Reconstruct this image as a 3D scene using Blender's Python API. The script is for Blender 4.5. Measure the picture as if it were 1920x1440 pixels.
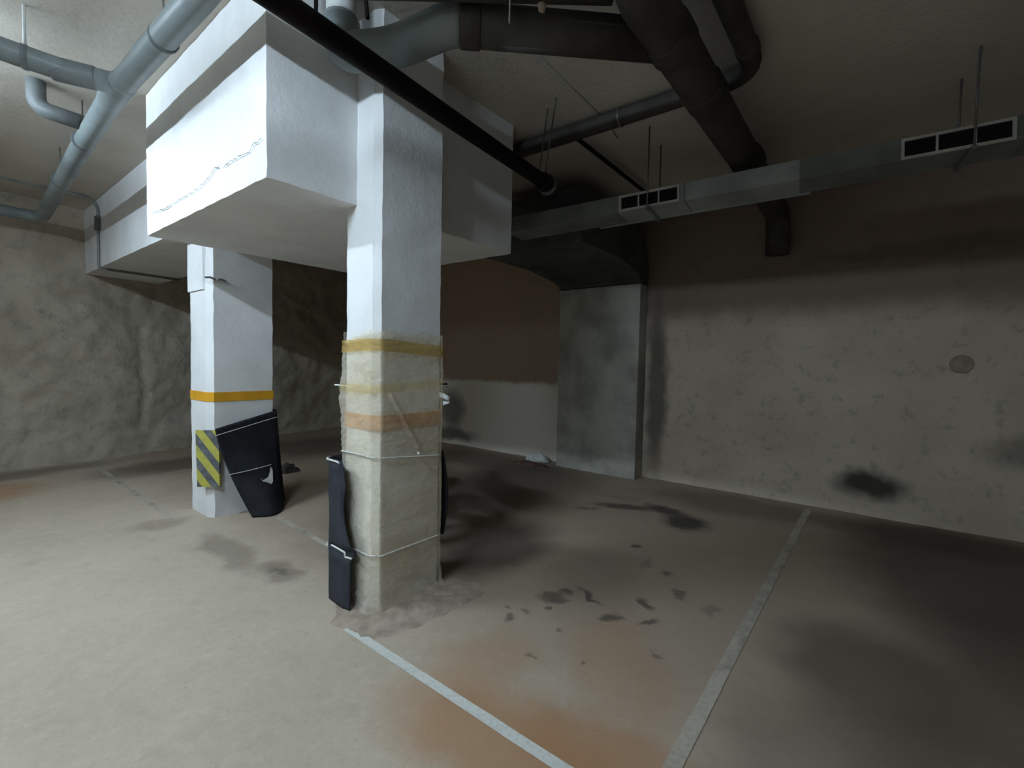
import bpy, bmesh, math, random
from mathutils import Vector, Matrix, noise

for o in list(bpy.data.objects): bpy.data.objects.remove(o)
S = bpy.context.scene
COL = S.collection
random.seed(7)

# ------------------------------------------------------------------ camera
# world: X = across the bays (towards the far right wall), Y = along the pillar row, Z up
YAW, PITCH, ROLL, FPX, CAM_H = 0.66712, -0.0448, -0.02105, 878.4, 1.5
fwd = Vector((math.cos(PITCH)*math.cos(YAW), math.cos(PITCH)*math.sin(YAW), math.sin(PITCH)))
rt0 = Vector((math.sin(YAW), -math.cos(YAW), 0)); up0 = rt0.cross(fwd)
rt = rt0*math.cos(ROLL) - up0*math.sin(ROLL)
up = rt0*math.sin(ROLL) + up0*math.cos(ROLL)
cd = bpy.data.cameras.new('camera'); cam = bpy.data.objects.new('camera', cd); COL.objects.link(cam)
cd.sensor_width = 36; cd.lens = FPX/1920*36; cd.clip_start = 0.05
M = Matrix((rt, up, -fwd)).transposed().to_4x4(); M.translation = (0, 0, CAM_H)
cam.matrix_world = M
S.camera = cam
EYE = Vector((0, 0, CAM_H))
def ray(x, y): return rt*((x-960)/FPX) - up*((y-720)/FPX) + fwd
def on_z(x, y, z): d = ray(x, y); return EYE + d*((z-CAM_H)/d.z)
def on_x(x, y, X): d = ray(x, y); return EYE + d*(X/d.x)
def on_y(x, y, Y): d = ray(x, y); return EYE + d*(Y/d.y)

# ------------------------------------------------------------------ world, light, exposure
W = bpy.data.worlds.new('world'); S.world = W; W.use_nodes = True
W.node_tree.nodes['Background'].inputs[0].default_value = (0.012, 0.010, 0.009, 1)
W.node_tree.nodes['Background'].inputs[1].default_value = 0.2
vs = S.view_settings
vs.view_transform = 'Standard'; vs.look = 'None'; vs.gamma = 1; vs.use_curve_mapping = False
vs.exposure = 0.0
LAMP_X, LAMP_Z, LAMP_POWER = -0.70, 3.29, 395.0
LAMP_COLOR = (0.67, 0.845, 1.0)
LAMPS = [(4.55, 1.15), (1.65, 1.12)]          # centre Y of each batten, relative strength

# ------------------------------------------------------------------ material helpers
class NT:
    def __init__(s, name):
        s.m = bpy.data.materials.new(name); s.m.use_nodes = True
        s.t = s.m.node_tree; s.b = s.t.nodes['Principled BSDF']; s.out = s.t.nodes['Material Output']
        s.co = s.t.nodes.new('ShaderNodeTexCoord').outputs['Object']
    def n(s, kind, **kw):
        nd = s.t.nodes.new('ShaderNode'+kind)
        for k, v in kw.items(): setattr(nd, k, v)
        return nd
    def l(s, a, b): s.t.links.new(a, b)
    def noise(s, scale, detail=4, rough=0.55, vec=None, stretch=None):
        nd = s.n('TexNoise'); nd.inputs['Scale'].default_value = scale
        nd.inputs['Detail'].default_value = detail; nd.inputs['Roughness'].default_value = rough
        v = vec or s.co
        if stretch:
            mp = s.n('Mapping'); mp.inputs['Scale'].default_value = stretch; s.l(v, mp.inputs[0]); v = mp.outputs[0]
        s.l(v, nd.inputs['Vector']); return nd.outputs['Fac']
    def ramp(s, fac, a, b, ca=0.0, cb=1.0):
        nd = s.n('MapRange', interpolation_type='SMOOTHSTEP')
        for i, v in enumerate((a, b, ca, cb)): nd.inputs[i+1].default_value = v
        s.l(fac, nd.inputs[0]); return nd.outputs[0]
    def mix(s, fac, a, b, mode='MIX'):
        nd = s.n('Mix', data_type='RGBA', blend_type=mode)
        for sock, v in ((nd.inputs[0], fac), (nd.inputs[6], a), (nd.inputs[7], b)):
            if isinstance(v, (int, float)): sock.default_value = v
            elif isinstance(v, (tuple, list)): sock.default_value = (*v, 1)
            else: s.l(v, sock)
        return nd.outputs[2]
    def mul(s, a, b, op='MULTIPLY'):
        nd = s.n('Math', operation=op)
        for sock, v in ((nd.inputs[0], a), (nd.inputs[1], b)):
            if isinstance(v, (int, float)): sock.default_value = v
            else: s.l(v, sock)
        return nd.outputs[0]
    def warp(s, amt, scale):
        nd = s.n('TexNoise'); nd.inputs['Scale'].default_value = scale; nd.inputs['Detail'].default_value = 4
        s.l(s.co, nd.inputs['Vector'])
        v = s.n('VectorMath', operation='MULTIPLY_ADD'); s.l(nd.outputs['Color'], v.inputs[0])
        v.inputs[1].default_value = (amt,)*3; s.l(s.co, v.inputs[2])
        sb = s.n('VectorMath', operation='SUBTRACT'); s.l(v.outputs[0], sb.inputs[0]); sb.inputs[1].default_value = (amt/2,)*3
        return sb.outputs[0]
    def blob(s, vec, c, scale, rot=(0, 0, 0), inner=0.35, outer=1.0):
        mp = s.n('Mapping', vector_type='TEXTURE'); s.l(vec, mp.inputs[0])
        mp.inputs['Location'].default_value = c; mp.inputs['Rotation'].default_value = rot; mp.inputs['Scale'].default_value = scale
        ln = s.n('VectorMath', operation='LENGTH'); s.l(mp.outputs[0], ln.inputs[0])
        return s.ramp(ln.outputs['Value'], outer, inner)
    def bump(s, h, strength, dist=0.02, prev=None):
        nd = s.n('Bump'); nd.inputs['Strength'].default_value = strength; nd.inputs['Distance'].default_value = dist
        s.l(h, nd.inputs['Height'])
        if prev: s.l(prev, nd.inputs['Normal'])
        return nd.outputs[0]
    def done(s, color=None, rough=0.8, normal=None, metal=0.0, spec=0.3):
        if color is not None:
            if isinstance(color, (tuple, list)): s.b.inputs['Base Color'].default_value = (*color, 1)
            else: s.l(color, s.b.inputs['Base Color'])
        if isinstance(rough, (int, float)): s.b.inputs['Roughness'].default_value = rough
        else: s.l(rough, s.b.inputs['Roughness'])
        s.b.inputs['Metallic'].default_value = metal; s.b.inputs['Specular IOR Level'].default_value = spec
        if normal: s.l(normal, s.b.inputs['Normal'])
        return s.m

def simple(name, col, rough=0.6, metal=0.0, var=0.25, scale=6, bump=0.0, spec=0.3):
    t = NT(name); f = t.noise(scale, 5)
    c = t.mix(t.ramp(f, .3, .7), tuple(v*(1-var) for v in col), tuple(min(1, v*(1+var)) for v in col))
    nb = t.bump(t.noise(scale*8, 4), bump) if bump else None
    return t.done(c, rough, nb, metal, spec)

def mat_painted():
    t = NT('painted_concrete')
    f = t.noise(2.2, 6, .6); g = t.noise(14, 5, .65); d = t.noise(60, 3)
    c = t.mix(t.ramp(f, .35, .75), (.76, .755, .745), (.67, .66, .645))
    c = t.mix(t.mul(t.ramp(g, .62, .8), .5), c, (.50, .49, .46))
    pits = t.ramp(d, .68, .78)
    c = t.mix(t.mul(pits, .25), c, (.30, .29, .27))
    n = t.bump(g, .2, .02); n = t.bump(d, .16, .006, n)
    return t.done(c, .75, n)
def mat_ceiling():
    t = NT('ceiling_plaster')
    f = t.noise(.9, 6, .6); g = t.noise(8, 5)
    c = t.mix(t.ramp(f, .3, .75), (.59, .54, .465), (.47, .42, .355))
    c = t.mix(t.mul(t.ramp(g, .55, .8), .3), c, (.33, .32, .29))
    return t.done(c, .9, t.bump(t.noise(22, 5), .25, .01))
def mat_gunite():
    t = NT('sprayed_concrete')
    f = t.noise(1.1, 6, .6); g = t.noise(7, 6, .65); d = t.noise(34, 4)
    c = t.mix(t.ramp(f, .3, .72), (.47, .41, .325), (.36, .31, .24))
    c = t.mix(t.mul(t.ramp(g, .5, .72), .5), c, (.22, .20, .175))
    n = t.bump(g, .6, .05); n = t.bump(d, .4, .015, n)
    return t.done(c, .95, n)
def mat_rightwall():
    t = NT('roughcast_render')
    w = t.warp(.20, 3.5)
    f = t.noise(1.0, 6, .6); g = t.noise(9, 6, .65); d = t.noise(45, 4)
    c = t.mix(t.ramp(f, .3, .72), (.58, .485, .385), (.47, .385, .295))
    c = t.mix(t.mul(t.ramp(g, .52, .72), .55), c, (.24, .215, .185)); c = t.mix(t.mul(t.ramp(t.noise(26, 5, .7), .60, .75), .4), c, (.19, .165, .14))
    # upper wall's shade painted brown; far end's lit band and shade above painted too
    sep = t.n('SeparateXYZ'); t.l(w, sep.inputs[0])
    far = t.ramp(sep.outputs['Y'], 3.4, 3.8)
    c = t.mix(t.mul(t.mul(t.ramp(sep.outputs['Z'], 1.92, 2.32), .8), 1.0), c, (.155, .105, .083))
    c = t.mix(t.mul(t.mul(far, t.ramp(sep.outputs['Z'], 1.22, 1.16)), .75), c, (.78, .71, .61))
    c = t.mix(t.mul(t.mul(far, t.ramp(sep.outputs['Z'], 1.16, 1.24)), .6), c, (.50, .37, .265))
    for (cy, cz, ry, rz, a) in [(0.05, .31, .42, .20, .93), (-1.25, .78, .7, .26, .5), (-.3, 2.70, 1.2, .13, .3)]:  # the last, high streak is a soft shadow painted on the wall
        c = t.mix(t.mul(t.blob(w, (6.05, cy, cz), (3, ry, rz)), a), c, (.035, .03, .026))
    for (cy, cz, ry, rz, a) in [(6.15, .62, .42, .5, .75), (6.2, .18, .9, .18, .8), (2.33, 1.2, .20, 1.6, .85)]:  # the two far ones paint the shade low on the wall
        c = t.mix(t.mul(t.blob(w, (6.05, cy, cz), (3, ry, rz)), a), c, (.10, .085, .07))
    n = t.bump(g, .5, .03); n = t.bump(d, .35, .01, n)
    return t.done(c, .95, n)
def mat_floor():
    t = NT('garage_floor_concrete')
    w = t.warp(.34, 3.0); w2 = t.warp(.16, 9)
    f = t.noise(.55, 6, .6); g = t.noise(5, 6, .65, stretch=(1, .6, 1)); d = t.noise(38, 5, .6)
    c = t.mix(t.ramp(f, .3, .72), (.48, .40, .31), (.385, .32, .245))
    c = t.mix(t.mul(t.ramp(g, .52, .78), .4), c, (.29, .24, .18))
    c = t.mix(t.mul(t.ramp(d, .55, .75), .35), c, (.24, .20, .15))
    q = t.noise(16, 6, .7); h = t.noise(90, 4, .6)
    c = t.mix(t.mul(t.ramp(q, .50, .72), .20), c, (.30, .25, .19)); c = t.mix(t.mul(t.ramp(q, .50, .34), .16), c, (.60, .53, .43)); c = t.mix(t.mul(t.ramp(h, .58, .72), .30), c, (.20, .16, .12))
    sx = t.n('SeparateXYZ'); t.l(w, sx.inputs[0])               # the bays are browner than the driven aisle
    c = t.mix(t.mul(t.ramp(sx.outputs['X'], 1.35, 2.4), .60), c, (.30, .215, .15))
    def st(vec, lst, col):
        nonlocal c
        for (x, y, rx, ry, rot, a) in lst:
            c = t.mix(t.mul(t.blob(vec, (x, y, 0), (rx, ry, 1), (0, 0, rot)), a), c, col)
    # rusty orange staining
    st(w, [(1.42, 1.15, .34, .75, .15, .72), (1.62, .75, .26, .5, .3, .6), (1.75, 1.5, .4, .35, 0, .4),
           (.35, 7.4, .75, .75, 0, .6), (-.2, 6.6, .6, .5, 0, .4), (2.1, .95, .7, .35, .5, .3)], (.34, .165, .07))
    # oil and damp; near pillar's shadow and the dim right-hand floor painted in too
    st(w, [(3.2, 3.4, 1.9, 1.25, .2, .62), (4.7, 3.7, 1.7, 1.3, 0, .62), (2.3, 7.6, 1.4, .7, .1, .75), (4.2, 7.6, 1.8, 1.3, 0, .7), (.2, 8.2, 2.2, .45, .16, .6),
           (4.7, -.5, 1.7, 1.0, .1, .82), (5.6, -.7, .55, 1.6, 0, .85), (2.85, -.05, .75, .6, .4, .72), (3.5, -.9, 1.4, 1.0, 0, .75), (5.5, 1.2, .6, 1.2, 0, .5),
           (2.2, -.45, .8, .6, 0, .6), (1.45, 3.9, .16, .75, -.05, .42), (1.56, 3.25, .14, .3, 0, .5), (1.3, 5.0, .35, .22, 0, .35),
           (5.4, 4.8, .7, 1.8, 0, .6), (2.9, 2.38, .95, .5, .15, .88), (2.9, 1.5, .8, .5, .4, .28), (2.05, .15, .6, .5, .2, .4)], (.085, .062, .046))
    st(w2, [(4.55, 1.42, .34, .30, .4, .95), (4.80, 1.72, .18, .32, -.3, .9), (4.62, 2.08, .14, .46, .4, .8), (4.3, 2.35, .1, .2, .6, .5),
            (2.66, 1.42, .035, .16, -.5, .85), (2.50, 1.60, .11, .13, .3, .7), (2.62, 1.55, .05, .08, 0, .7), (2.52, 1.19, .07, .1, 1.0, .75),
            (2.62, 1.0, .03, .12, .9, .7), (2.80, 1.1, .11, .05, .7, .75), (3.08, .98, .12, .06, .5, .6), (2.27, 1.62, .04, .06, 0, .6),
            (2.13, 1.64, .05, .05, 0, .7), (2.2, 1.75, .03, .05, 0, .6), (3.33, 1.16, .08, .06, 0, .6), (3.66, 1.53, .06, .05, 0, .75),
            (2.36, 1.55, .03, .03, 0, .7), (2.35, .87, .03, .05, 0, .5), (2.05, 1.1, .025, .03, 0, .6), (1.93, 1.35, .02, .03, 0, .5),
            (3.0, .75, .1, .06, 0, .4), (2.2, 1.36, .04, .04, 0, .5), (1.55, 3.26, .05, .12, .1, .5), (3.4, 1.35, .16, .05, .3, .35)], (.06, .048, .04))
    n = t.bump(d, .22, .006); n = t.bump(g, .12, .02, n)
    return t.done(c, t.ramp(f, .2, .8, .55, .85), n, 0, .35)
def mat_line(name, col, wear):
    t = NT(name); g = t.noise(3.2, 6, .65); d = t.noise(45, 4)
    t.done(t.mix(t.ramp(d, .4, .7), col, tuple(v*.85 for v in col)), .7)
    tr = t.n('BsdfTransparent'); mx = t.n('MixShader')
    t.l(t.mul(t.ramp(g, wear-.15, wear+.15), .6), mx.inputs[0]); t.l(t.b.outputs[0], mx.inputs[1]); t.l(tr.outputs[0], mx.inputs[2])
    t.l(mx.outputs[0], t.out.inputs[0]); return t.m
def mat_film():
    t = NT('clouded_plastic_film')
    g = t.noise(5, 6, .6, stretch=(1, 1, 1.6)); d = t.noise(22, 5, .6); k = t.noise(2.2, 6, .7)
    c = t.mix(t.ramp(k, .35, .7), (.92, .90, .84), (.72, .62, .46))
    c = t.mix(t.mul(t.ramp(d, .5, .72), .35), c, (.36, .29, .18))
    t.b.inputs['Transmission Weight'].default_value = 0
    n = t.bump(t.noise(9, 5, .6, stretch=(1, 1, 2.2)), .55, .03); n = t.bump(d, .15, .008, n)
    t.done(c, .22, n, 0, .5)
    tr = t.n('BsdfTransparent'); tr.inputs[0].default_value = (.97, .925, .82, 1)
    mx = t.n('MixShader'); t.l(t.ramp(k, .3, .75, .18, .52), mx.inputs[0]); t.l(tr.outputs[0], mx.inputs[1]); t.l(t.b.outputs[0], mx.inputs[2])
    t.l(mx.outputs[0], t.out.inputs[0]); return t.m
def mat_tape(name, col, opac, tint):
    t = NT(name); d = t.noise(20, 4, stretch=(1, 1, 4))
    t.done(t.mix(t.ramp(d, .35, .7), col, tuple(v*.6 for v in col)), .3, t.bump(d, .5, .01), 0, .5)
    tr = t.n('BsdfTransparent'); tr.inputs[0].default_value = (*tint, 1)
    mx = t.n('MixShader'); mx.inputs[0].default_value = opac; t.l(tr.outputs[0], mx.inputs[1]); t.l(t.b.outputs[0], mx.inputs[2])
    t.l(mx.outputs[0], t.out.inputs[0]); return t.m
def mat_hazard():
    t = NT('hazard_stripes'); sep = t.n('SeparateXYZ'); t.l(t.co, sep.inputs[0])
    v = t.mul(t.mul(sep.outputs['X'], 1.0), t.mul(sep.outputs['Z'], .80), 'ADD')
    fr = t.mul(t.mul(v, 1/.165), .22, 'ADD'); fr = t.mul(fr, 1.0, 'FRACT') if False else fr
    nd = t.n('Math', operation='FRACT'); t.l(fr, nd.inputs[0])
    st = t.n('Math', operation='GREATER_THAN'); t.l(nd.outputs[0], st.inputs[0]); st.inputs[1].default_value = .52
    g = t.noise(18, 5)
    y = t.mix(t.ramp(g, .4, .75), (.42, .39, .065), (.33, .31, .09)); k = t.mix(t.ramp(g, .35, .75), (.075, .08, .085), (.14, .15, .155))
    return t.done(t.mix(st.outputs[0], y, k), .55)
def mat_emit(k=1.0):
    t = NT('fluorescent_tube_glow'); e = t.n('Emission')
    e.inputs[0].default_value = (*LAMP_COLOR, 1); e.inputs[1].default_value = LAMP_POWER*k
    t.l(e.outputs[0], t.out.inputs[0]); return t.m

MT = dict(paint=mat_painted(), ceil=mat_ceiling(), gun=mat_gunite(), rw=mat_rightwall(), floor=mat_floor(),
          film=mat_film(), emit0=mat_emit(LAMPS[0][1]), emit1=mat_emit(LAMPS[1][1]), hazard=mat_hazard(),
          line=mat_line('worn_white_line_paint', (.62, .61, .56), .72), line2=mat_line('worn_grey_line_paint', (.45, .39, .315), .62),
          pvc=simple('grey_pvc', (.20, .225, .225), .42, var=.18, scale=3), pvcd=simple('dark_grey_pvc', (.125, .135, .135), .5, var=.3, scale=4),
          dpipe=simple('shade_painted_pipe', (.052, .046, .040), .75, var=.3, scale=4), iron=simple('black_iron', (.012, .008, .008), .75, var=.3, spec=.1),  # dpipe has the shade of the unlit pipes put into its colour
          wpipe=simple('white_pvc', (.62, .62, .60), .45, var=.12, scale=5), galv=simple('dull_galvanised_sheet', (.34, .36, .35), .55, .35, var=.18, scale=3),
          galv2=simple('dark_galvanised_sheet', (.20, .21, .20), .6, .3, var=.25, scale=3), sheetd=simple('dark_sheet_metal', (.075, .078, .072), .7, .1, var=.3, scale=3), black_in=simple('black_opening', (.006, .006, .006), .9, var=.2),  # sheetd is a plain dark tone for plenum and hood
          colm=simple('grey_green_sheet', (.385, .365, .315), .7, .05, var=.28, scale=2.2, bump=.05),
          frame=simple('pale_grille_metal', (.52, .52, .50), .5, .1, var=.12), rod=simple('threaded_steel', (.16, .15, .14), .5, .6, var=.2, scale=20),
          foam=simple('black_foam_sheet', (.016, .016, .020), .8, var=.2, scale=9, spec=.15), foam1=simple('charcoal_foam_sheet', (.028, .03, .037), .75, var=.2, scale=9, spec=.2),
          cord=simple('white_cord', (.66, .65, .60), .7, var=.1, scale=30), yellow=simple('ochre_yellow_paint', (.66, .32, .018), .6, var=.08, scale=9),
          orange_f=simple('faded_orange_paint', (.60, .30, .05), .6, var=.15, scale=9), tape=mat_tape('amber_packing_tape', (.56, .40, .14), .42, (1, .86, .58)), tape2=mat_tape('faint_packing_tape', (.70, .62, .40), .10, (1, .95, .80)),
          crack=simple('dirty_crack', (.14, .14, .135), .95, var=.4, scale=30), mortar=simple('rough_mortar', (.34, .27, .21), .95, var=.2, scale=12, bump=.35),
          cable=simple('grey_cable', (.20, .20, .19), .6, var=.15), rubber=simple('tyre_rubber', (.02, .02, .02), .8, var=.2), body=simple('dark_bike_plastic', (.03, .03, .035), .4, var=.2),
          chrome=simple('bike_metal', (.5, .5, .5), .3, .9, var=.1), whitep=simple('white_plastic', (.72, .72, .70), .4, var=.06), bag=simple('crumpled_white_bag', (.62, .62, .58), .5, var=.2, scale=12),
          soil=simple('red_brown_earth', (.13, .075, .055), .95, var=.35, scale=10, bump=.5), rag=simple('brown_rag', (.05, .042, .036), .95, var=.4, scale=14), lampw=simple('white_enamel', (.8, .8, .8), .4, var=.03))

# ------------------------------------------------------------------ geometry helpers
def obj(name, bm, mat, parent=None, smooth=False):
    me = bpy.data.meshes.new(name); bm.normal_update(); bm.to_mesh(me); bm.free()
    o = bpy.data.objects.new(name, me); COL.objects.link(o); me.materials.append(MT[mat])
    if smooth: me.polygons.foreach_set('use_smooth', [True]*len(me.polygons))
    if parent: o.parent = parent; o.matrix_parent_inverse = parent.matrix_world.inverted()
    return o
def tag(o, label, cat, group=None):
    o['label'] = label; o['category'] = cat
    if group: o['group'] = group
    return o
def thing(name, label, cat, loc=(0, 0, 0), group=None):
    o = bpy.data.objects.new(name, None); COL.objects.link(o); o.location = loc; o.empty_display_size = .1
    o.matrix_world = Matrix.Translation(loc); return tag(o, label, cat, group)
def struct(o): o['kind'] = 'structure'; return o
def nz(p, s, k=0.0): return noise.fractal(Vector(p)*s + Vector((k, k*1.7, -k)), 1.0, 2.1, 4)
def box(bm, x0, x1, y0, y1, z0, z1):
    v = [bm.verts.new((x, y, z)) for z in (z0, z1) for x, y in ((x0, y0), (x1, y0), (x1, y1), (x0, y1))]
    for f in ((3, 2, 1, 0), (4, 5, 6, 7), (0, 1, 5, 4), (1, 2, 6, 5), (2, 3, 7, 6), (3, 0, 4, 7)): bm.faces.new([v[i] for i in f])
    return v
def prism(bm, pts, z0, z1, zs=None):
    lv = zs or [z0, z1]
    rings = [[bm.verts.new((x, y, z)) for x, y in pts] for z in lv]
    n = len(pts)
    for a, b in zip(rings, rings[1:]):
        for i in range(n): bm.faces.new((a[i], a[(i+1) % n], b[(i+1) % n], b[i]))
    bm.faces.new(rings[0][::-1]); bm.faces.new(rings[-1]); return rings
def rough(bm, amp, scale, cell=.12):
    for _ in range(8):
        es = [e for e in bm.edges if e.calc_length() > cell*1.6]
        if not es or len(bm.verts) > 12000: break
        bmesh.ops.subdivide_edges(bm, edges=es, cuts=1, use_grid_fill=True)
    bmesh.ops.triangulate(bm, faces=[f for f in bm.faces if len(f.verts) > 4])
    for v in bm.verts:
        c = v.co.copy(); v.co += Vector((nz(c, scale, 1), nz(c, scale, 5), nz(c, scale, 9)))*amp
def fillet(pts, r):
    pts = [Vector(p) for p in pts]; out = [pts[0]]
    for a, b, c in zip(pts, pts[1:], pts[2:]):
        u, w = (a-b), (c-b); lu, lw = u.length, w.length; u.normalize(); w.normalize()
        if u.angle(-w) < .03: out.append(b); continue
        d = min(r, lu*.45, lw*.45)
        p0, p1 = b+u*d, b+w*d
        for i in range(7):
            t = i/6; out.append((1-t)**2*p0 + 2*t*(1-t)*b + t*t*p1)
    out.append(pts[-1]); return out
def tube(bm, pts, r, seg=16, bend=0.12, cap=True):
    P = fillet(pts, bend); n = len(P); rings = []
    T = [(P[min(i+1, n-1)]-P[max(i-1, 0)]).normalized() for i in range(n)]
    a = Vector((0, 0, 1)) if abs(T[0].z) < .9 else Vector((1, 0, 0)); N = T[0].cross(a).normalized()
    for i in range(n):
        N = (N - T[i]*N.dot(T[i])).normalized(); B = T[i].cross(N)
        rr = r[i] if isinstance(r, list) else r
        rings.append([bm.verts.new(P[i] + (N*math.cos(2*math.pi*k/seg) + B*math.sin(2*math.pi*k/seg))*rr) for k in range(seg)])
    for A, B in zip(rings, rings[1:]):
        for k in range(seg): bm.faces.new((A[k], A[(k+1) % seg], B[(k+1) % seg], B[k]))
    if cap: bm.faces.new(rings[0][::-1]); bm.faces.new(rings[-1])
def pipe(name, pts, r, mat, parent=None, bend=.12, seg=18):
    bm = bmesh.new(); tube(bm, pts, r, seg, bend); bmesh.ops.recalc_face_normals(bm, faces=bm.faces[:])
    return obj(name, bm, mat, parent, True)
def collar(parent, p, d, r, L=.09, mat='pvc', name='coupling'):
    p = Vector(p); d = Vector(d).normalized()
    bm = bmesh.new(); tube(bm, [p-d*L/2, p-d*L/2*.9, p+d*L/2*.9, p+d*L/2], [r*.97, r*1.0, r*1.0, r*.97], 18, 0)
    bmesh.ops.recalc_face_normals(bm, faces=bm.faces[:]); return obj(name, bm, mat, parent, True)
def grid(bm, nu, nv, fn):
    vv = [[bm.verts.new(fn(i/nu, j/nv)) for i in range(nu+1)] for j in range(nv+1)]
    for j in range(nv):
        for i in range(nu): bm.faces.new((vv[j][i], vv[j][i+1], vv[j+1][i+1], vv[j+1][i]))
    return vv
def ext(bm, th):                                   # give a sheet a thickness
    bm.normal_update(); r = bmesh.ops.solidify(bm, geom=bm.faces[:], thickness=th)
    bmesh.ops.recalc_face_normals(bm, faces=bm.faces[:])

CEIL = 3.48
X0, Y0 = -6.0, -6.5
def left_y(x): return 8.5 + .165*x
WX = 6.05
# ------------------------------------------------------------------ setting
bm = bmesh.new(); box(bm, X0-.2, WX+.35, Y0-.2, 10.1, -.15, 0); floor = struct(obj('floor', bm, 'floor'))
bm = bmesh.new(); box(bm, X0-.2, WX+.35, Y0-.2, 10.1, CEIL, CEIL+.2); ceiling = struct(obj('ceiling', bm, 'ceil'))
bm = bmesh.new()
def lw(u, v):
    x = X0 + u*(WX+.05-X0); z = v*CEIL; y = left_y(x); p = (x, 0, z)
    soft = max(0, min(1, (3.25-z)/.25))
    d = (nz(p, .8, 3)*.07 + nz(p, 2.6, 1)*.05 + nz(p, 8, 2)*.018)*soft
    g = math.exp(-((x-2.12+.03*math.sin(z*5))/.03)**2)*.06*(1 if .35 < z < 1.95 else 0)
    return (x, y + d + g, z)
grid(bm, 240, 80, lw); struct(obj('wall_left', bm, 'gun', None, True))
bm = bmesh.new()
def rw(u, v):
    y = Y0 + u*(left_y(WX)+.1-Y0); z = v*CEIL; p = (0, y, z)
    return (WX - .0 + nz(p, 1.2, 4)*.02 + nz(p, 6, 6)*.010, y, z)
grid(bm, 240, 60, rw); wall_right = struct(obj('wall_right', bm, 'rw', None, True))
bm = bmesh.new(); box(bm, X0-.2, X0, Y0, 8, 0, CEIL); struct(obj('wall_aisle', bm, 'paint'))
bm = bmesh.new(); box(bm, X0, WX+.2, Y0-.2, Y0, 0, CEIL); struct(obj('wall_entrance', bm, 'paint'))

# painted bay lines on the floor
def strip(name, p, q, w, mat):
    p, q = Vector((*p, .003)), Vector((*q, .003)); d = (q-p).normalized(); s = Vector((-d.y, d.x, 0))*w/2; bm = bmesh.new()
    n = 40; a = [bm.verts.new(p+(q-p)*i/n + s*(1+.12*nz((i, 0, 0), .7))) for i in range(n+1)]; b = [bm.verts.new(p+(q-p)*i/n - s*(1+.12*nz((i, 4, 0), .7))) for i in range(n+1)]
    for i in range(n): bm.faces.new((a[i], b[i], b[i+1], a[i+1]))
    return obj(name, bm, mat, floor)
strip('painted_line', (1.435, -3.0), (1.455, 2.28), .052, 'line')
strip('painted_line', (1.425, 5.0), (1.45, 8.1), .055, 'line2')
strip('painted_line', (2.0, 3.2), (2.07, 4.4), .05, 'line2')
strip('painted_line', (1.46, .55), (5.85, .552), .062, 'line2')
strip('painted_line', (1.46, 7.05), (3.6, 7.25), .05, 'line2')
# rough mortar left around the near pillar foot
bm = bmesh.new()
outl = [on_z(x, y, 0) for x, y in ((622, 1150), (640, 1188), (700, 1200), (790, 1172), (870, 1135), (908, 1112), (890, 1092), (835, 1082), (760, 1075), (660, 1090))]
cen = sum(outl, Vector())/len(outl)
def mo(u, v):
    k = u*len(outl); i = int(k) % len(outl); p = outl[i].lerp(outl[(i+1) % len(outl)], k-int(k)); q = cen.lerp(p, v*(1+.10*nz(p, 9)))
    return (q.x, q.y, .001 + (1-v**3)*(.014 + .022*abs(nz(q, 11))))
grid(bm, 90, 12, mo); bmesh.ops.remove_doubles(bm, verts=bm.verts[:], dist=.0005)
bmesh.ops.recalc_face_normals(bm, faces=bm.faces[:]); obj('mortar_patch', bm, 'mortar', floor, True)

# ------------------------------------------------------------------ drop block, beam
BX0, BX1, BY0, BY1, BZ = 1.12, 3.12, 2.50, 4.49, 2.42
t = thing('concrete_drop_block', 'large white painted concrete block hanging from the ceiling behind the plastic-wrapped pillar', 'concrete block', (2.12, 3.5, BZ))
bm = bmesh.new(); box(bm, BX0, BX1, BY0, BY1, BZ, CEIL-.003); rough(bm, .0035, 12, .075); blk = obj('block_body', bm, 'paint', t, True)
def flat_edges(o, ang=40):
    o.data.polygons.foreach_set('use_smooth', [True]*len(o.data.polygons))
    m = o.modifiers.new('es', 'EDGE_SPLIT'); m.split_angle = math.radians(ang)
flat_edges(blk)
# jagged crack on its lit face
cr = [(490, 262), (478, 268), (465, 285), (452, 290), (440, 296), (415, 312)], [(412, 308), (398, 320), (385, 340), (368, 352), (350, 368), (330, 378), (300, 395), (284, 402)]
for seg in cr:
    P = [on_x(x, y, BX0-.009) for x, y in seg]; Q = []
    for a, b in zip(P, P[1:]):
        for k in range(6):
            q = a.lerp(b, k/6); q.z += .018*nz(q, 22); Q.append(q)
    bm = bmesh.new(); up_ = [bm.verts.new(q + Vector((0, 0, .001 + .006*abs(nz(q, 30, 2))))) for q in Q]; dn = [bm.verts.new(q - Vector((0, 0, .0005+.005*abs(nz(q, 30, 5))))) for q in Q]
    for i in range(len(Q)-1): bm.faces.new((up_[i], up_[i+1], dn[i+1], dn[i]))
    obj('crack', bm, 'crack', t)

bm = bmesh.new(); prism(bm, [(1.47, 4.5), (2.35, 4.5), (2.35, 8.95), (1.47, 8.78)], 2.61, CEIL-.003)
rough(bm, .003, 10, .12); o = obj('concrete_beam', bm, 'paint'); flat_edges(o)
tag(o, 'white painted concrete beam running from the block to the rough far wall', 'beam')

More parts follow.
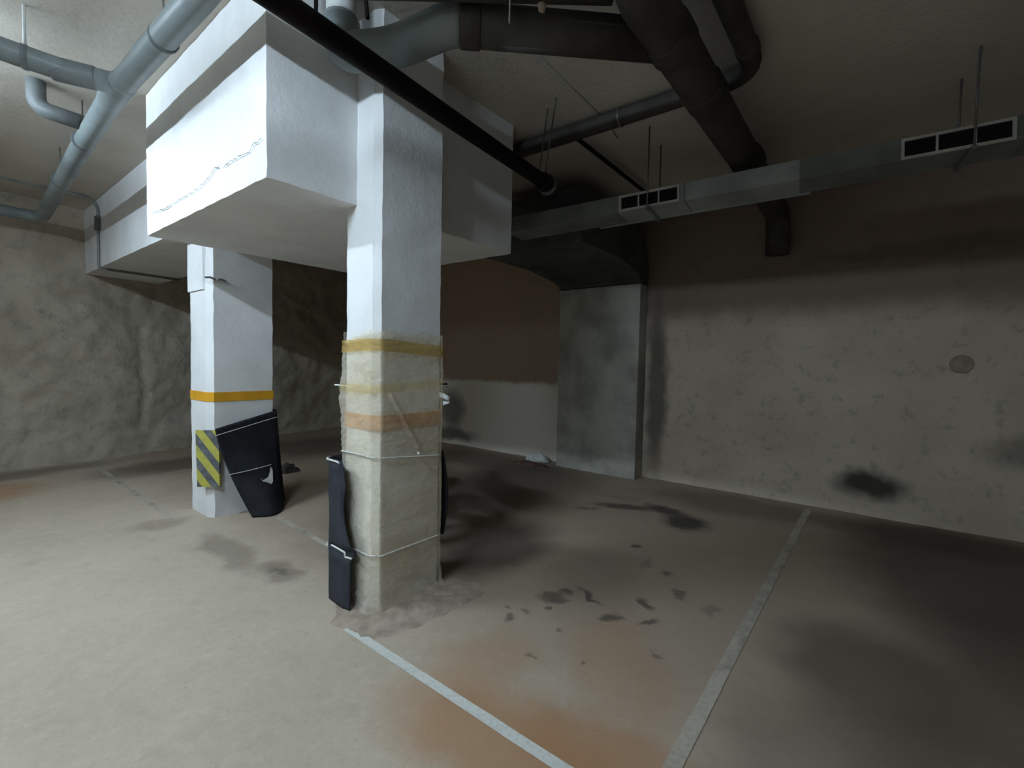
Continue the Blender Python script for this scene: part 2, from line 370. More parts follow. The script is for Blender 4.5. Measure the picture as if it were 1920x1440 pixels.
# ------------------------------------------------------------------ pillars
def pillar(name, label, x0, x1, y0, y1, top, ch, seed):
    t = thing(name, label, 'pillar', ((x0+x1)/2, (y0+y1)/2, 0), 'concrete pillars')
    bm = bmesh.new(); zs = [top*i/64 for i in range(65)]
    pts = [(x0, y0+ch), (x0+ch*.55, y0)] + [(x0+ch*.55+(x1-x0-ch*.55)*k/6, y0) for k in range(1, 7)] + [(x1, y1), (x0, y1)]
    prism(bm, pts, 0, top, zs)
    for v in bm.verts:
        c = v.co.copy(); v.co += Vector((nz(c, 9, seed), nz(c, 9, seed+4), 0))*.0045
    bmesh.ops.recalc_face_normals(bm, faces=bm.faces[:])
    o = obj('shaft', bm, 'paint', t); flat_edges(o, 25); return t
P1 = (1.645, 2.13, 2.29, 2.60); P2 = (1.645, 2.213, 4.82, 5.27)
p1 = pillar('concrete_pillar', 'white concrete pillar standing under the hanging block, its lower half wrapped in plastic', *P1, CEIL, .05, 3)
p2 = pillar('concrete_pillar', 'white concrete pillar with a clean yellow stripe and a hazard-striped board at its corner', *P2, 2.62, .075, 13)
def stripe(t, P, ch, z0, z1, mat):
    x0, x1, y0, y1 = P; e = .007
    pts = [(x0-e, y0+ch), (x0+ch*.55-e*.5, y0-e), (x1+e, y0-e), (x1+e, y1+e), (x0-e, y1+e)]
    bm = bmesh.new(); prism(bm, pts, z0, z1); obj('painted_stripe', bm, mat, t)
stripe(p1, P1, .05, 1.085, 1.175, 'orange_f'); stripe(p2, P2, .075, 1.085, 1.172, 'yellow')
bm = bmesh.new(); prism(bm, [(1.628, 4.90), (1.628, 5.285), (1.665, 5.285), (1.665, 4.88)][::-1], 2.115, 2.61); rough(bm, .004, 9, .1); obj('repair_collar', bm, 'paint', p2)
for (xa, ya, xb, yb) in ((384, 520, 404, 524), (408, 524, 424, 528)):
    bm = bmesh.new(); a, b = on_y(xa, ya, 4.808), on_y(xb, yb, 4.808); tube(bm, [a, a.lerp(b, .5)+Vector((0, 0, .01)), b], .009, 6, 0); obj('joint_gap', bm, 'crack', p2)

# ------------------------------------------------------------------ plastic wrapping on the near pillar
wr = thing('plastic_wrap', 'yellowed clear plastic film wrapped around the lower half of the pillar under the block', 'plastic wrap', (1.89, 2.44, 0))
x0, x1, y0, y1 = P1
def per(u, e):                                     # perimeter, counter-clockwise seen from above, start far-left
    c = [(x0-e, y1+e), (x0-e, y0+.035), (x0+.02, y0-e), (x1+e, y0-e), (x1+e, y1+e), (x0-e, y1+e)]
    L = [math.dist(a, b) for a, b in zip(c, c[1:])]; d = u*sum(L)
    for a, b, l in zip(c, c[1:], L):
        if d <= l+1e-9: return (a[0]+(b[0]-a[0])*d/l, a[1]+(b[1]-a[1])*d/l)
        d -= l
    return c[-1]
def film_e(u, z):
    x, y = per(u, .0)
    tight = min(1, .2 + min(abs(z-h)/.12 for h in (1.58, .90, .345)))
    a = abs(noise.noise(Vector((x*2.0+y*2.0, z*6.5+x*1.5, 3.1)))); b = abs(noise.noise(Vector((x*4+z*5, y*4-z*3, 7.7))))
    lit = 1.0 if u < .17 else .55
    r = 0.0
    if u > .17 and y < y0+.05 and .95 < z < 1.30:                  # one long slanting fold on the near face
        r = .012*math.exp(-((x-(1.745+(1.29-z)*.58))/.010)**2)
    cr_ = abs(noise.noise(Vector((y*14+z*9, z*22+y*8, 1.3)))) if u < .17 else .5*abs(noise.noise(Vector((x*9+z*4, z*7-x*3, 5.1))))
    return .015 + tight*lit*(.020*a + .010*b + .011*cr_) + r
def film(u, v):
    x, y = per(u, .0); cx, cy = (x0+x1)/2, (y0+y1)/2
    top = 1.60 + .07*math.sin(min(1, u/.17)*math.pi/2) + .015*nz((u*7, 0, 0), 2)
    z = .012 + v*(top-.012); fl = .03*math.exp(-z/.05)*(1+1.2*math.exp(-((u-.17)/.03)**2))
    e = film_e(u, z) + fl
    if v > .94: e *= max(.55, 1-(v-.94)*6)
    X, Y = per(u, max(.014, e)); return (X, Y, z)
bm = bmesh.new(); grid(bm, 150, 150, film); bmesh.ops.remove_doubles(bm, verts=bm.verts[:], dist=.0004); bmesh.ops.recalc_face_normals(bm, faces=bm.faces[:])
obj('film', bm, 'film', wr, True)
def band(name, mat, z_of, w, e0, parent, u0=0, u1=1, nu=90):
    bm = bmesh.new(); grid(bm, nu, 3, lambda u, v: (*per(u0+(u1-u0)*u, e0+film_e(u0+(u1-u0)*u, z_of(u0+(u1-u0)*u)+(v-.5)*w)), z_of(u0+(u1-u0)*u) + (v-.5)*w)); return obj(name, bm, mat, parent, True)
band('packing_tape', 'tape', lambda u: 1.578 + .012*math.sin(u*9), .072, .003, wr)
band('packing_tape', 'tape2', lambda u: 1.33 + .10*max(0, u-.18), .05, .004, wr)
for z, dz in ((.905, .03), (.345, .0)):
    bm = bmesh.new(); n = 70
    tube(bm, [Vector((*per(i/n, film_e(i/n, z)+.004), z + dz*math.sin(i/n*6.28+1.0))) for i in range(n+1)], .0045, 6, 0); obj('cord', bm, 'cord', wr, True)
bm = bmesh.new(); bmesh.ops.create_icosphere(bm, subdivisions=2, radius=.010, matrix=Matrix.Translation(on_y(785, 850, y0-.045))); obj('cord_knot', bm, 'cord', wr)

# black foam behind / beside the near pillar
fo = thing('foam_sheet', 'charcoal foam sheet curled around the back of the plastic-wrapped pillar', 'foam sheet', (1.9, 2.6, 0))
path = [(1.568, 2.400), (1.558, 2.47), (1.564, 2.56), (1.570, 2.650), (1.62, 2.70), (1.9, 2.71), (2.14, 2.70), (2.205, 2.64), (2.215, 2.50), (2.210, 2.38), (2.205, 2.33)]
def pl(path, u):
    k = u*(len(path)-1); i = min(int(k), len(path)-2); a, b = path[i], path[i+1]; return a[0]+(b[0]-a[0])*(k-i), a[1]+(b[1]-a[1])*(k-i)
def sheet1(u, v):
    x, y = pl(path, u); z = .006 + v*.885 - (.03*math.sin(v*3) if u < .1 else 0)
    w = max(0, 1-u/.18)                                            # the free edge by the lit face
    y += w*(.10*max(0, math.sin((z-.36)/.5*math.pi))*(1 if z > .36 else 0) + .02*(z < .33)) + w*.13*max(0, (z-.74)/.15)
    w2 = max(0, (u-.8)/.2); y += w2*(-.035*math.sin(max(0, z-.30)/.6*math.pi) + .09*(1 if z < .3 else 0)); x += w2*.02*math.sin(z/.9*math.pi)
    if abs(z-.345) < .03 and u < .3: x += .02
    return (x + .004*nz((x, y, z), 5), y, z)
bm = bmesh.new(); grid(bm, 60, 50, sheet1); ext(bm, .010); obj('sheet', bm, 'foam1', fo, True)
for z in (.885, .345):
    bm = bmesh.new(); tube(bm, [Vector(sheet1(i/30*.36, min(1, (z-.006)/.885))) + Vector((-.017, .017*max(0, min(1, (i/30*.36-.24)/.08)), 0)) for i in range(31)], .006, 6, 0); obj('tie_cord', bm, 'cord', fo, True)

# black mat on the second pillar
mt = thing('foam_mat', 'black foam mat tied slanting round the pillar that has the yellow stripe', 'foam sheet', (2.0, 4.75, 0))
def mat2(u, v):
    # u along the mat from its free left edge round the far right corner, v upward
    left = Vector((1.665+.245*(1-v)**1.25, 4.738-.17*(1-v)**2.2, .003+v*.84)); cx = 2.235
    if u < .62:
        k = u/.62; x = left.x + (cx-left.x)*k; y = left.y + (4.785-left.y)*k - (.21*math.sin(k*math.pi*.8)*(1-v)**2.0)
        z = left.z + k*(.13*v)
    else:
        k = (u-.62)/.38; a = k*math.pi*.5; r = .05+.12*(1-v)
        x = cx + r*math.sin(a); y = 4.785 + r*(1-math.cos(a)) + .42*k*k; z = .003+v*.84+.13*v
    x += .055*max(0, (u-.35)/.65)*(1-v)
    return (x, y, max(z, .003))
bm = bmesh.new(); grid(bm, 50, 36, mat2); ext(bm, .008); obj('sheet', bm, 'foam', mt, True)
def on_mat(u, v, e=-.012): p = Vector(mat2(u, v)); return p + Vector((e*.4, e, 0))
for v0, v1, u1 in ((.93, .93, .66), (.49, .47, .50)):
    bm = bmesh.new(); tube(bm, [on_mat(u1*i/30, v0+(v1-v0)*i/30) for i in range(31)], .003, 6, 0); obj('tie_cord', bm, 'cord', mt, True)
bm = bmesh.new(); out_ = ((488, 896), (493, 901), (503, 895), (506, 886), (507, 875), (511, 880), (512, 903), (505, 912), (497, 909), (494, 904)); nT = len(out_)
fr = [bm.verts.new(on_y(x, y, 4.64)) for x, y in out_]; bk = [bm.verts.new(v.co + Vector((.003, .008, 0))) for v in fr]
bm.faces.new(fr); bm.faces.new(bk[::-1])
for i in range(nT): bm.faces.new((fr[i], bk[i], bk[(i+1) % nT], fr[(i+1) % nT]))
bmesh.ops.recalc_face_normals(bm, faces=bm.faces[:]); torn = obj('torn_patch', bm, 'bag', mt); torn['label'] = 'white torn patch'

# hazard board on the corner of the second pillar
hz = bpy.data.objects.new('hazard_board', None); COL.objects.link(hz)
bm = bmesh.new(); box(bm, -.105, .105, -.014, .014, 0, .52); rough(bm, .002, 6, .08)
for v in bm.verts: v.co.x += .018*(1-v.co.z/.52) + 0; v.co.y -= .012*(1-v.co.z/.52)
board = bpy.data.meshes.new('hazard_board'); bm.to_mesh(board); bm.free(); board.materials.append(MT['hazard'])
bpy.data.objects.remove(hz); hz = bpy.data.objects.new('hazard_board', board); COL.objects.link(hz)
hz.location = (1.640, 4.842, .302); hz.rotation_euler = (0, 0, math.radians(-52))
tag(hz, 'yellow and black diagonally striped foam board on the corner of the pillar', 'hazard board')

# ------------------------------------------------------------------ pipes
PM = .066
main = thing('drain_pipe', 'long grey drain pipe under the ceiling beside the white block and beam', 'pipe', (.82, 3, 3.14))
pipe('pipe_run', [(.86, -6.4, 3.175), (.85, 2.6, 3.175), (.822, 3.9, 3.175), (.86, 5.2, 3.17), (.985, 8.20, 3.16), (-5.9, 7.15, 3.13)], PM, 'pvc', main, .2)
pipe('branch_pipe', [(-.15, 4.03, 3.475), (-.15, 4.02, 3.25), (.30, 3.96, 3.20), (.60, 3.88, 3.175), (.80, 3.80, 3.175)], .062, 'pvc', main, .25)
collar(main, (.823, 3.9, 3.175), (0, 1, 0), .071, .34); collar(main, (.62, 3.872, 3.176), (.2, -.08, 0), .067, .20, 'pvcd')
collar(main, (.852, 2.3, 3.175), (0, 1, 0), .071, .12); collar(main, (.94, 7.1, 3.164), (.03, 1, 0), .071, .12)
st = thing('stub_pipe', 'short grey pipe stub turning up into the ceiling beside the long drain pipe', 'pipe', (.6, 4.9, 3.3))
pipe('pipe_run', [(.575, 4.90, 3.47), (.575, 4.90, 3.28), (.80, 4.76, 3.22)], .055, 'pvcd', st, .10)
for k, (y, z) in enumerate(((3.05, 3.4), (5.0, 3.4), (6.3, 3.4))):
    h = thing('pipe_hanger', ['thin strap hanger on the grey drain pipe alongside the middle of the block', 'thin strap hanger on the grey drain pipe just past the stub pipe', 'thin strap hanger on the grey drain pipe alongside the concrete beam'][k], 'hanger', (.83, y, 3.17), 'drain pipe hangers')
    xx = (.842, .842, .892)[k]
    pipe('rod', [(xx, y, 3.236), (xx, y, CEIL)], .005, 'rod', h, 0, 8); collar(h, (xx, y, 3.172), (0, 1, 0), .071, .022, 'pvcd', 'ring')
bh = thing('pipe_hanger', 'pale strap hanger on the branch of the grey drain pipe', 'hanger', (.42, 3.9, 3.16))
pipe('rod', [(.42, 3.93, 3.24), (.42, 3.93, CEIL)], .008, 'wpipe', bh, 0, 8); collar(bh, (.42, 3.93, 3.19), (1, -.25, 0), .067, .03, 'pvcd', 'ring')

bl = thing('iron_pipe', 'straight black iron pipe crossing in front of the block and pillar', 'pipe', (1.9, 2.0, 2.92))
a = EYE + (on_z(520, 0, 3.3)-EYE)*.79; b = EYE + (on_z(1016, 339, 3.3)-EYE)*.79; d = (b-a).normalized()
pipe('pipe_run', [a-d*3.2, b+d*.12], .052, 'iron', bl, 0, 20); collar(bl, b+d*.03, d, .068, .07, 'iron', 'end_flange')
collar(bl, b+d*.1, d, .080, .02, 'rod', 'clamp_ring')
ih = thing('pipe_hanger', 'pair of thin rods carrying the end of the black iron pipe', 'hanger', (3.0, 2.1, 2.9))
pipe('rod', [on_z(1043, 182, CEIL), b+Vector((0, -.03, .05))], .006, 'rod', ih, 0, 8); pipe('rod', [on_z(1027, 204, CEIL), b+Vector((0, .03, .05))], .006, 'rod', ih, 0, 8)

# vertical white stack feeding a dark pipe that joins the large pipe
dn = thing('soil_stack', 'white vertical pipe beside the top of the near pillar bending into a grey pipe', 'pipe', (1.46, 2.34, 3.3))
pipe('white_pipe', [(1.45, 2.36, CEIL-.005), (1.45, 2.36, 3.31)], .078, 'wpipe', dn, 0); collar(dn, (1.45, 2.36, 3.26), (0, 0, 1), .090, .14, 'pvc')
pipe('grey_pipe', [(1.45, 2.36, 3.30), (1.45, 2.34, 3.14), (1.62, 2.14, 3.17), (1.70, 1.80, 3.2), (1.76, 1.72, 3.2)], .098, 'pvc', dn, .16)
pipe('shaded_pipe', [(1.73, 1.75, 3.2), (2.47, .965, 3.2)], .0985, 'dpipe', dn, 0)  # same grey pipe, its unlit run painted in shade
collar(dn, (1.77, 1.71, 3.2), (.68, -.73, 0), .105, .10, 'dpipe')
for y in (2.262, 2.458): pipe('strap', [(1.53 if y < 2.3 else 1.36, y, CEIL-.01), (1.545 if y < 2.3 else 1.36, y, 3.34)], .011, 'iron', dn, 0, 8)
for k, (x, y) in enumerate(((953, 30), (1010, 40), (1172, 55))):
    p = on_z(x, y, 3.2); n = Vector((-.73, -.68, 0)); q = p
    h = thing(['hanging_wire', 'plaster_lump', 'strap_scrap'][k], ['thin pale wire hanging the grey pipe from the ceiling', 'pale plaster lump on the grey pipe', 'small torn strap on the grey pipe near the large dark pipe'][k], ['wire', 'plaster', 'strap'][k], q, None)
    if k == 0: pipe('wire', [(q.x, q.y, CEIL), (q.x-.075, q.y-.07, 3.24), (q.x-.07, q.y-.065, 3.1)], .004, 'cord', h, .02, 6)
    else:
        bm = bmesh.new(); bmesh.ops.create_icosphere(bm, subdivisions=2, radius=.03 if k == 1 else .02)
        c0 = Vector((q.x-.075, q.y-.07, 3.21))
        for v in bm.verts: v.co = c0 + Vector((v.co.x*.7, v.co.y*.7, v.co.z*1.4))*(1+.4*nz(v.co, 30))
        obj('lump', bm, 'mortar', h, True)

rp = thing('drain_pipe', 'large dark drain pipe running over the ventilation duct to the roughcast wall', 'pipe', (3.5, .95, 3.2))
pipe('pipe_run', [(2.02, .935, 3.475), (2.02, .935, 3.2), (4.3, .95, 3.2), (5.86, .96, 3.18), (5.88, .96, 2.75)], .118, 'dpipe', rp, .2, 22)
for x in (2.46, 3.05, 4.25): collar(rp, (x, .94, 3.2), (1, 0, 0), .128, .16, 'dpipe')
dp = thing('drain_pipe', 'dark diagonal drain pipe above the grey pipe, close under the ceiling', 'pipe', (1.3, 1.2, 3.2))
a = on_z(560, -36, 3.27); b = on_z(1150, -22, 3.27); d = (b-a).normalized(); pipe('pipe_run', [a+d*.02, b], .066, 'dpipe', dp, 0)
sp = thing('drain_pipe', 'slim dark pipe with one elbow running behind the white block', 'pipe', (3.39, 1.5, 3.4))
pipe('pipe_run', [(2.2, .71, 3.478), (2.2, .71, 3.4), (3.385, .715, 3.4), (3.385, 8.6, 3.4)], .062, 'dpipe', sp, .22)
collar(sp, (3.1, .713, 3.4), (1, 0, 0), .068, .08, 'dpipe'); collar(sp, (3.385, 1.02, 3.4), (0, 1, 0), .068, .08, 'dpipe')
h = thing('pipe_hanger', 'short rod and ring holding the slim dark pipe', 'hanger', (3.385, 1.66, 3.4))
pipe('rod', [(3.385, 1.66, 3.46), (3.385, 1.66, CEIL)], .006, 'rod', h, 0, 8); collar(h, (3.385, 1.66, 3.4), (0, 1, 0), .068, .02, 'rod', 'ring')
tp = pipe('conduit_pipe', [on_z(1085, 262, 3.4)-Vector((.1, 0, 0)), on_z(1206, 359, 3.4)+Vector((.9, 0, 0))], .019, 'iron', None, 0, 10)
tag(tp, 'thin black conduit running from the slim dark pipe over the duct', 'conduit')
wl = pipe('ceiling_wire', [on_z(998, 93, CEIL-.006), on_z(1140, 230, CEIL-.006), on_z(1157, 258, CEIL-.006)], .004, 'cable', None, .02, 6)
tag(wl, 'fine dark wire along the ceiling above the slim pipe', 'wire')
cb = pipe('cable', [(-4.5, 7.9, CEIL-.012), (.62, 7.9, CEIL-.012), (1.05, 7.92, CEIL-.012), (1.36, 7.90, CEIL-.015), (1.452, 7.86, 3.36), (1.452, 7.87, 2.592), (1.5, 7.88, 2.592), (2.36, 7.98, 2.592)], .015, 'cable', None, .09, 10)
tag(cb, 'grey cable running along the ceiling and down around the concrete beam', 'cable')
bm = bmesh.new(); box(bm, 1.425, 1.468, 7.80, 7.92, 3.07, 3.24); jb = obj('cable_clip', bm, 'pvcd'); tag(jb, 'small dark cable clip box on the side of the concrete beam', 'clip box')

# ------------------------------------------------------------------ ventilation duct
O = Vector((3.80, 1.844, 2.825)); e1 = Vector((.293, -2.413, .070)).normalized(); e2 = Vector((-e1.y, e1.x, 0)).normalized()
if e2.x < 0: e2 = -e2
e3 = e2.cross(e1); e3 = e3 if e3.z > 0 else -e3
DH, DD = .142, .31
def D(s, w, h): return O + e1*s + e2*w + e3*h
def dbox(bm, s0, s1, w0, w1, h0, h1):
    v = [bm.verts.new(D(s, w, h)) for h in (h0, h1) for s, w in ((s0, w0), (s1, w0), (s1, w1), (s0, w1))]
    for f in ((3, 2, 1, 0), (4, 5, 6, 7), (0, 1, 5, 4), (1, 2, 6, 5), (2, 3, 7, 6), (3, 0, 4, 7)): bm.faces.new([v[i] for i in f])
    bmesh.ops.recalc_face_normals(bm, faces=bm.faces[:])
duct = thing('ventilation_duct', 'long rectangular sheet-metal ventilation duct hung below the ceiling', 'duct', O)
for s0, s1, m in ((-1.15, -.02, 'galv2'), (-.02, .535, 'galv'), (.535, 1.335, 'galv'), (1.335, 1.83, 'galv2'), (1.83, 2.5, 'galv2'), (2.5, 4.6, 'galv2')):
    bm = bmesh.new(); dbox(bm, s0+.001, s1-.001, 0, DD, -.002, DH); obj('duct_section', bm, m, duct)
for s in (.535, 1.335, 1.83, 2.5):
    bm = bmesh.new(); dbox(bm, s-.006, s+.006, -.004, DD+.004, -.006, DH+.004); obj('seam_flange', bm, 'galv2', duct)
bm = bmesh.new(); dbox(bm, -.3, 1.4, DD, DD+.03, -.012, .0); obj('edge_angle', bm, 'galv', duct)
for s0, s1, lb in ((.0, .50, 'pale three-slot air grille on the duct beside the large dark pipe'), (1.895, 2.43, 'pale three-slot air grille on the duct far along from the large dark pipe')):
    g = thing('air_grille', lb, 'air grille', D(s0, 0, 0), 'duct grilles')
    h0, h1, b = .0, .134, .017
    bm = bmesh.new(); dbox(bm, s0+.004, s1-.004, -.003, -.001, h0+.004, h1-.004); obj('dark_opening', bm, 'black_in', g)  # black panel paints the shade inside the grille slots
    bm = bmesh.new()
    dbox(bm, s0, s1, -.016, -.003, h0, h0+b); dbox(bm, s0, s1, -.016, -.003, h1-b, h1)
    dbox(bm, s0, s0+b, -.016, -.003, h0+b, h1-b); dbox(bm, s1-b, s1, -.016, -.003, h0+b, h1-b); obj('grille_frame', bm, 'frame', g)
    for k in (1, 2):
        sc = s0+(s1-s0)*k/3; bm = bmesh.new(); dbox(bm, sc-.006, sc+.006, -.014, -.003, h0+b, h1-b); obj('divider', bm, 'frame', g)
for s, lb in ((.245, 'rod and cross bar hanger at the duct grille near the large dark pipe'), (2.24, 'rod and cross bar hanger at the duct grille away from the large dark pipe')):
    h = thing('duct_hanger', lb, 'hanger', D(s, 0, 0), 'duct hangers')
    for w in (-.035, DD+.035): p = D(s, w, -.03); pipe('rod', [p, (p.x, p.y, CEIL)], .0065, 'rod', h, 0, 8)
    bm = bmesh.new(); dbox(bm, s-.014, s+.014, -.05, DD+.05, -.024, -.004); obj('cross_bar', bm, 'galv2', h)

# fan box behind the duct, hood and vertical duct on the wall
fan = thing('fan_plenum', 'dark sheet-metal box joining the ceiling duct to the grey wall duct', 'duct', (4.5, 3, 2.8))
bm = bmesh.new(); box(bm, 4.16, 5.05, 2.43, 3.75, 2.74, 3.30); obj('plenum_body', bm, 'sheetd', fan)
bm = bmesh.new()
sec = [((5.05, 2.74), (5.05, 3.22), 2.43, 3.75), ((5.38, 2.70), (5.45, 3.20), 2.44, 3.74), ((5.65, 2.66), (5.80, 3.10), 2.46, 3.73), ((5.78, 2.60), (5.98, 2.92), 2.48, 3.72), ((5.79, 2.57), (6.02, 2.57), 2.48, 3.72)]
R_ = [[bm.verts.new(c) for c in ((a[0], ya, a[1]), (a[0], yb, a[1]), (b_[0], yb, b_[1]), (b_[0], ya, b_[1]))] for a, b_, ya, yb in sec]
for A, B in zip(R_, R_[1:]):
    for k in range(4): bm.faces.new((A[k], A[(k+1) % 4], B[(k+1) % 4], B[k]))
bmesh.ops.recalc_face_normals(bm, faces=bm.faces[:]); obj('hood', bm, 'sheetd', fan)
bm = bmesh.new(); box(bm, 5.80, 6.02, 2.49, 3.71, .0, 2.56); rough(bm, .002, 3, .3)
vd = obj('wall_duct', bm, 'colm'); tag(vd, 'tall flat grey-green vertical duct standing against the roughcast wall', 'duct')

# round patch on the wall
bm = bmesh.new(); c = on_x(1803, 683, WX-.012)
bmesh.ops.create_cone(bm, cap_ends=True, segments=28, radius1=.085, radius2=.078, depth=.03, matrix=Matrix.Translation((WX-.012, c.y, c.z)) @ Matrix.Rotation(-math.pi/2, 4, 'Y'))
bmesh.ops.inset_region(bm, faces=[max(bm.faces, key=lambda f: len(f.verts)*10 - f.calc_center_median().x)], thickness=.03, depth=-.012)
obj('wall_patch', bm, 'mortar', wall_right)

# ------------------------------------------------------------------ small things on the floor
bm = bmesh.new()
def bagf(u, v):
    a = u*2*math.pi; r = math.sin(v*math.pi*.5); p = Vector((math.cos(a)*r*.10, math.sin(a)*r*.20, .11*(math.cos(v*math.pi*.5))))
    return Vector((5.90, 4.12, .002)) + p*(1+.35*nz(p, 14)) * (1 if v < .99 else 1)
grid(bm, 28, 12, bagf); bmesh.ops.remove_doubles(bm, verts=bm.verts[:], dist=.001); o = obj('plastic_bag', bm, 'bag', None, False); tag(o, 'crumpled white bag on the floor beside the grey-green wall duct', 'bag')
bm = bmesh.new()
def soilf(u, v):
    a = u*2*math.pi; p = Vector((math.cos(a)*v*.13, math.sin(a)*v*.34, .04*(1-v*v))); p *= 1+.25*nz(p, 9); return Vector((5.60, 4.02, .001)) + p
grid(bm, 36, 10, soilf); bmesh.ops.remove_doubles(bm, verts=bm.verts[:], dist=.001); o = obj('soil_heap', bm, 'soil', None, True); tag(o, 'low reddish-brown heap of earth at the foot of the wall beside the white bag', 'soil')
bm = bmesh.new()
def ragf(u, v):
    a = u*2*math.pi; p = Vector((math.cos(a)*v*.17, math.sin(a)*v*.12, .10*(1-v*v))); p *= 1+.5*nz(p, 12); return Vector((3.02, 6.12, .001)) + p
grid(bm, 30, 10, ragf); bmesh.ops.remove_doubles(bm, verts=bm.verts[:], dist=.001); o = obj('rag', bm, 'rag', None, False); tag(o, 'crumpled dark brown rag on the floor beyond the black foam mat', 'rag')

# ------------------------------------------------------------------ motorcycle hidden behind the near pillar
ctr = EYE + ray(738, 720)*4.1; fx = Vector((-ctr.x, -ctr.y, 0)).normalized()       # faces the camera
mc = thing('motorcycle', 'dark motorcycle parked behind the plastic-wrapped pillar, only its handlebar ends showing', 'motorcycle', (ctr.x, ctr.y, 0))
lt = Vector((-fx.y, fx.x, 0)); B0 = Vector((ctr.x, ctr.y, 0))
def Q(f, l, z): return B0 + fx*f + lt*l + Vector((0, 0, z))
def ringm(name, f, z, R, r, mat, parent, l=0):
    bm = bmesh.new(); n, m = 36, 10
    vv = [[bm.verts.new(Q(f + math.cos(a)*(R+r*math.cos(c)), l + r*math.sin(c)*1.1, z + math.sin(a)*(R+r*math.cos(c)))) for c in [2*math.pi*j/m for j in range(m)]] for a in [2*math.pi*i/n for i in range(n)]]
    for i in range(n):
        for j in range(m): bm.faces.new((vv[i][j], vv[(i+1) % n][j], vv[(i+1) % n][(j+1) % m], vv[i][(j+1) % m]))
    bmesh.ops.recalc_face_normals(bm, faces=bm.faces[:]); return obj(name, bm, mat, parent, True)
for f, R in ((.16, .29), (-1.12, .27)):
    wst = ringm('wheel', f, .35 if R == .29 else .33, R, .055, 'rubber', mc)
    ringm('rim', f, .35 if R == .29 else .33, R-.06, .015, 'chrome', wst)
    pipe('hub', [Q(f, -.07, .35 if R == .29 else .33), Q(f, .07, .35 if R == .29 else .33)], .045, 'chrome', wst, 0)
for l in (-.10, .10): pipe('fork_leg', [Q(.16, l, .34), Q(-.05, l, 1.14)], .026, 'chrome', mc, 0)
pipe('handlebar', [Q(-.06, -.455, 1.285), Q(-.03, -.24, 1.275), Q(0, -.10, 1.17), Q(0, .10, 1.17), Q(-.03, .24, 1.275), Q(-.06, .455, 1.285)], .012, 'chrome', mc, .05, 10)
for sgn in (-1, 1):
    pipe('grip', [Q(-.048, sgn*.29, 1.28), Q(-.062, sgn*.475, 1.287)], .019, 'rubber', mc, 0, 12)
    pipe('brake_lever', [Q(-.03, sgn*.26, 1.275), Q(.03, sgn*.33, 1.27), Q(.02, sgn*.485, 1.285)], .007, 'whitep', mc, .03, 8)
bm = bmesh.new(); grid(bm, 12, 4, lambda u, v: Q(.10*math.sin(u*math.pi)-.05, (.32+.165*math.sin(u*math.pi*.75)), 1.225 - u*.10 - (v-.5)*.045)); ext(bm, .006); obj('hand_guard', bm, 'whitep', mc, True)
def blobm(name, mat, prof, nseg=16):
    bm = bmesh.new(); rg = []
    for f, z, w, h in prof: rg.append([bm.verts.new(Q(f, w*math.cos(a), z+h*math.sin(a))) for a in [2*math.pi*k/nseg for k in range(nseg)]])
    for A, B in zip(rg, rg[1:]):
        for k in range(nseg): bm.faces.new((A[k], A[(k+1) % nseg], B[(k+1) % nseg], B[k]))
    bm.faces.new(rg[0]); bm.faces.new(rg[-1]); bmesh.ops.recalc_face_normals(bm, faces=bm.faces[:]); return obj(name, bm, mat, mc, True)
blobm('headlamp', 'body', [(.16, 1.02, .06, .07), (.13, 1.02, .10, .11), (.04, 1.03, .11, .12), (-.03, 1.04, .07, .07)])
blobm('fuel_tank', 'body', [(-.08, .98, .05, .06), (-.16, .98, .15, .12), (-.38, .95, .17, .13), (-.56, .90, .10, .07)])
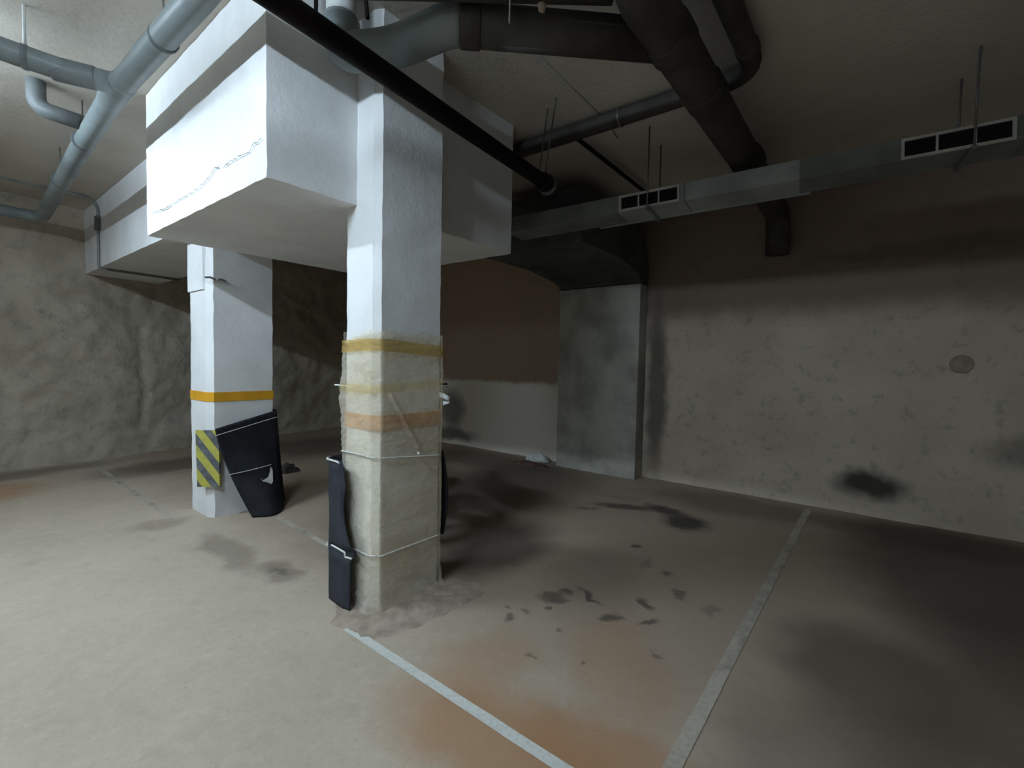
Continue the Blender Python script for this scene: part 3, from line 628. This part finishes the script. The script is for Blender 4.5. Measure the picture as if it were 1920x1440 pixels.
blobm('seat', 'rubber', [(-.5, .90, .08, .03), (-.6, .89, .13, .05), (-.95, .90, .14, .05), (-1.2, .94, .10, .03)])
blobm('engine', 'body', [(-.18, .52, .08, .10), (-.25, .52, .17, .2), (-.55, .50, .17, .2), (-.66, .5, .08, .1)])
blobm('front_mudguard', 'body', [(.46, .72, .03, .006), (.34, .76, .07, .012), (.12, .79, .08, .014), (-.06, .75, .06, .01)])
pipe('frame_tube', [Q(-.05, 0, 1.08), Q(-.2, 0, .82), Q(-.62, 0, .80), Q(-1.0, 0, .80)], .03, 'body', mc, .1); pipe('swing_arm', [Q(-.6, .10, .42), Q(-1.12, .10, .33)], .025, 'chrome', mc, 0)
pipe('down_tube', [Q(-.08, 0, .98), Q(-.2, 0, .4), Q(-.62, 0, .34), Q(-.7, 0, .8)], .022, 'body', mc, .1)
pipe('side_stand', [Q(-.5, .12, .36), Q(-.46, .30, .012)], .012, 'chrome', mc, 0, 8)

# ------------------------------------------------------------------ fluorescent battens over the aisle
for k, (yc, pw) in enumerate(LAMPS):
    f = thing('fluorescent_batten', ['white twin-tube lamp hung over the aisle opposite the pillar with the yellow stripe', 'white twin-tube lamp hung over the aisle opposite the plastic-wrapped pillar'][k], 'ceiling lamp', (LAMP_X, yc, LAMP_Z), 'aisle lamps')
    bm = bmesh.new(); prism(bm, [(LAMP_X-.05, yc-.62), (LAMP_X+.05, yc-.62), (LAMP_X+.05, yc+.62), (LAMP_X-.05, yc+.62)], LAMP_Z+.03, LAMP_Z+.085); obj('housing', bm, 'lampw', f)
    for s in (-.028, .028): pipe('tube', [(LAMP_X+s, yc-.58, LAMP_Z), (LAMP_X+s, yc+.58, LAMP_Z)], .013, 'emit%d' % k, f, 0, 10)
    for s in (-.6, .6): bm = bmesh.new(); box(bm, LAMP_X-.045, LAMP_X+.045, yc+s-.018, yc+s+.018, LAMP_Z-.02, LAMP_Z+.03); obj('end_cap', bm, 'lampw', f)
    for s in (-.45, .45): pipe('suspension_rod', [(LAMP_X, yc+s, LAMP_Z+.085), (LAMP_X, yc+s, CEIL)], .005, 'rod', f, 0, 6)
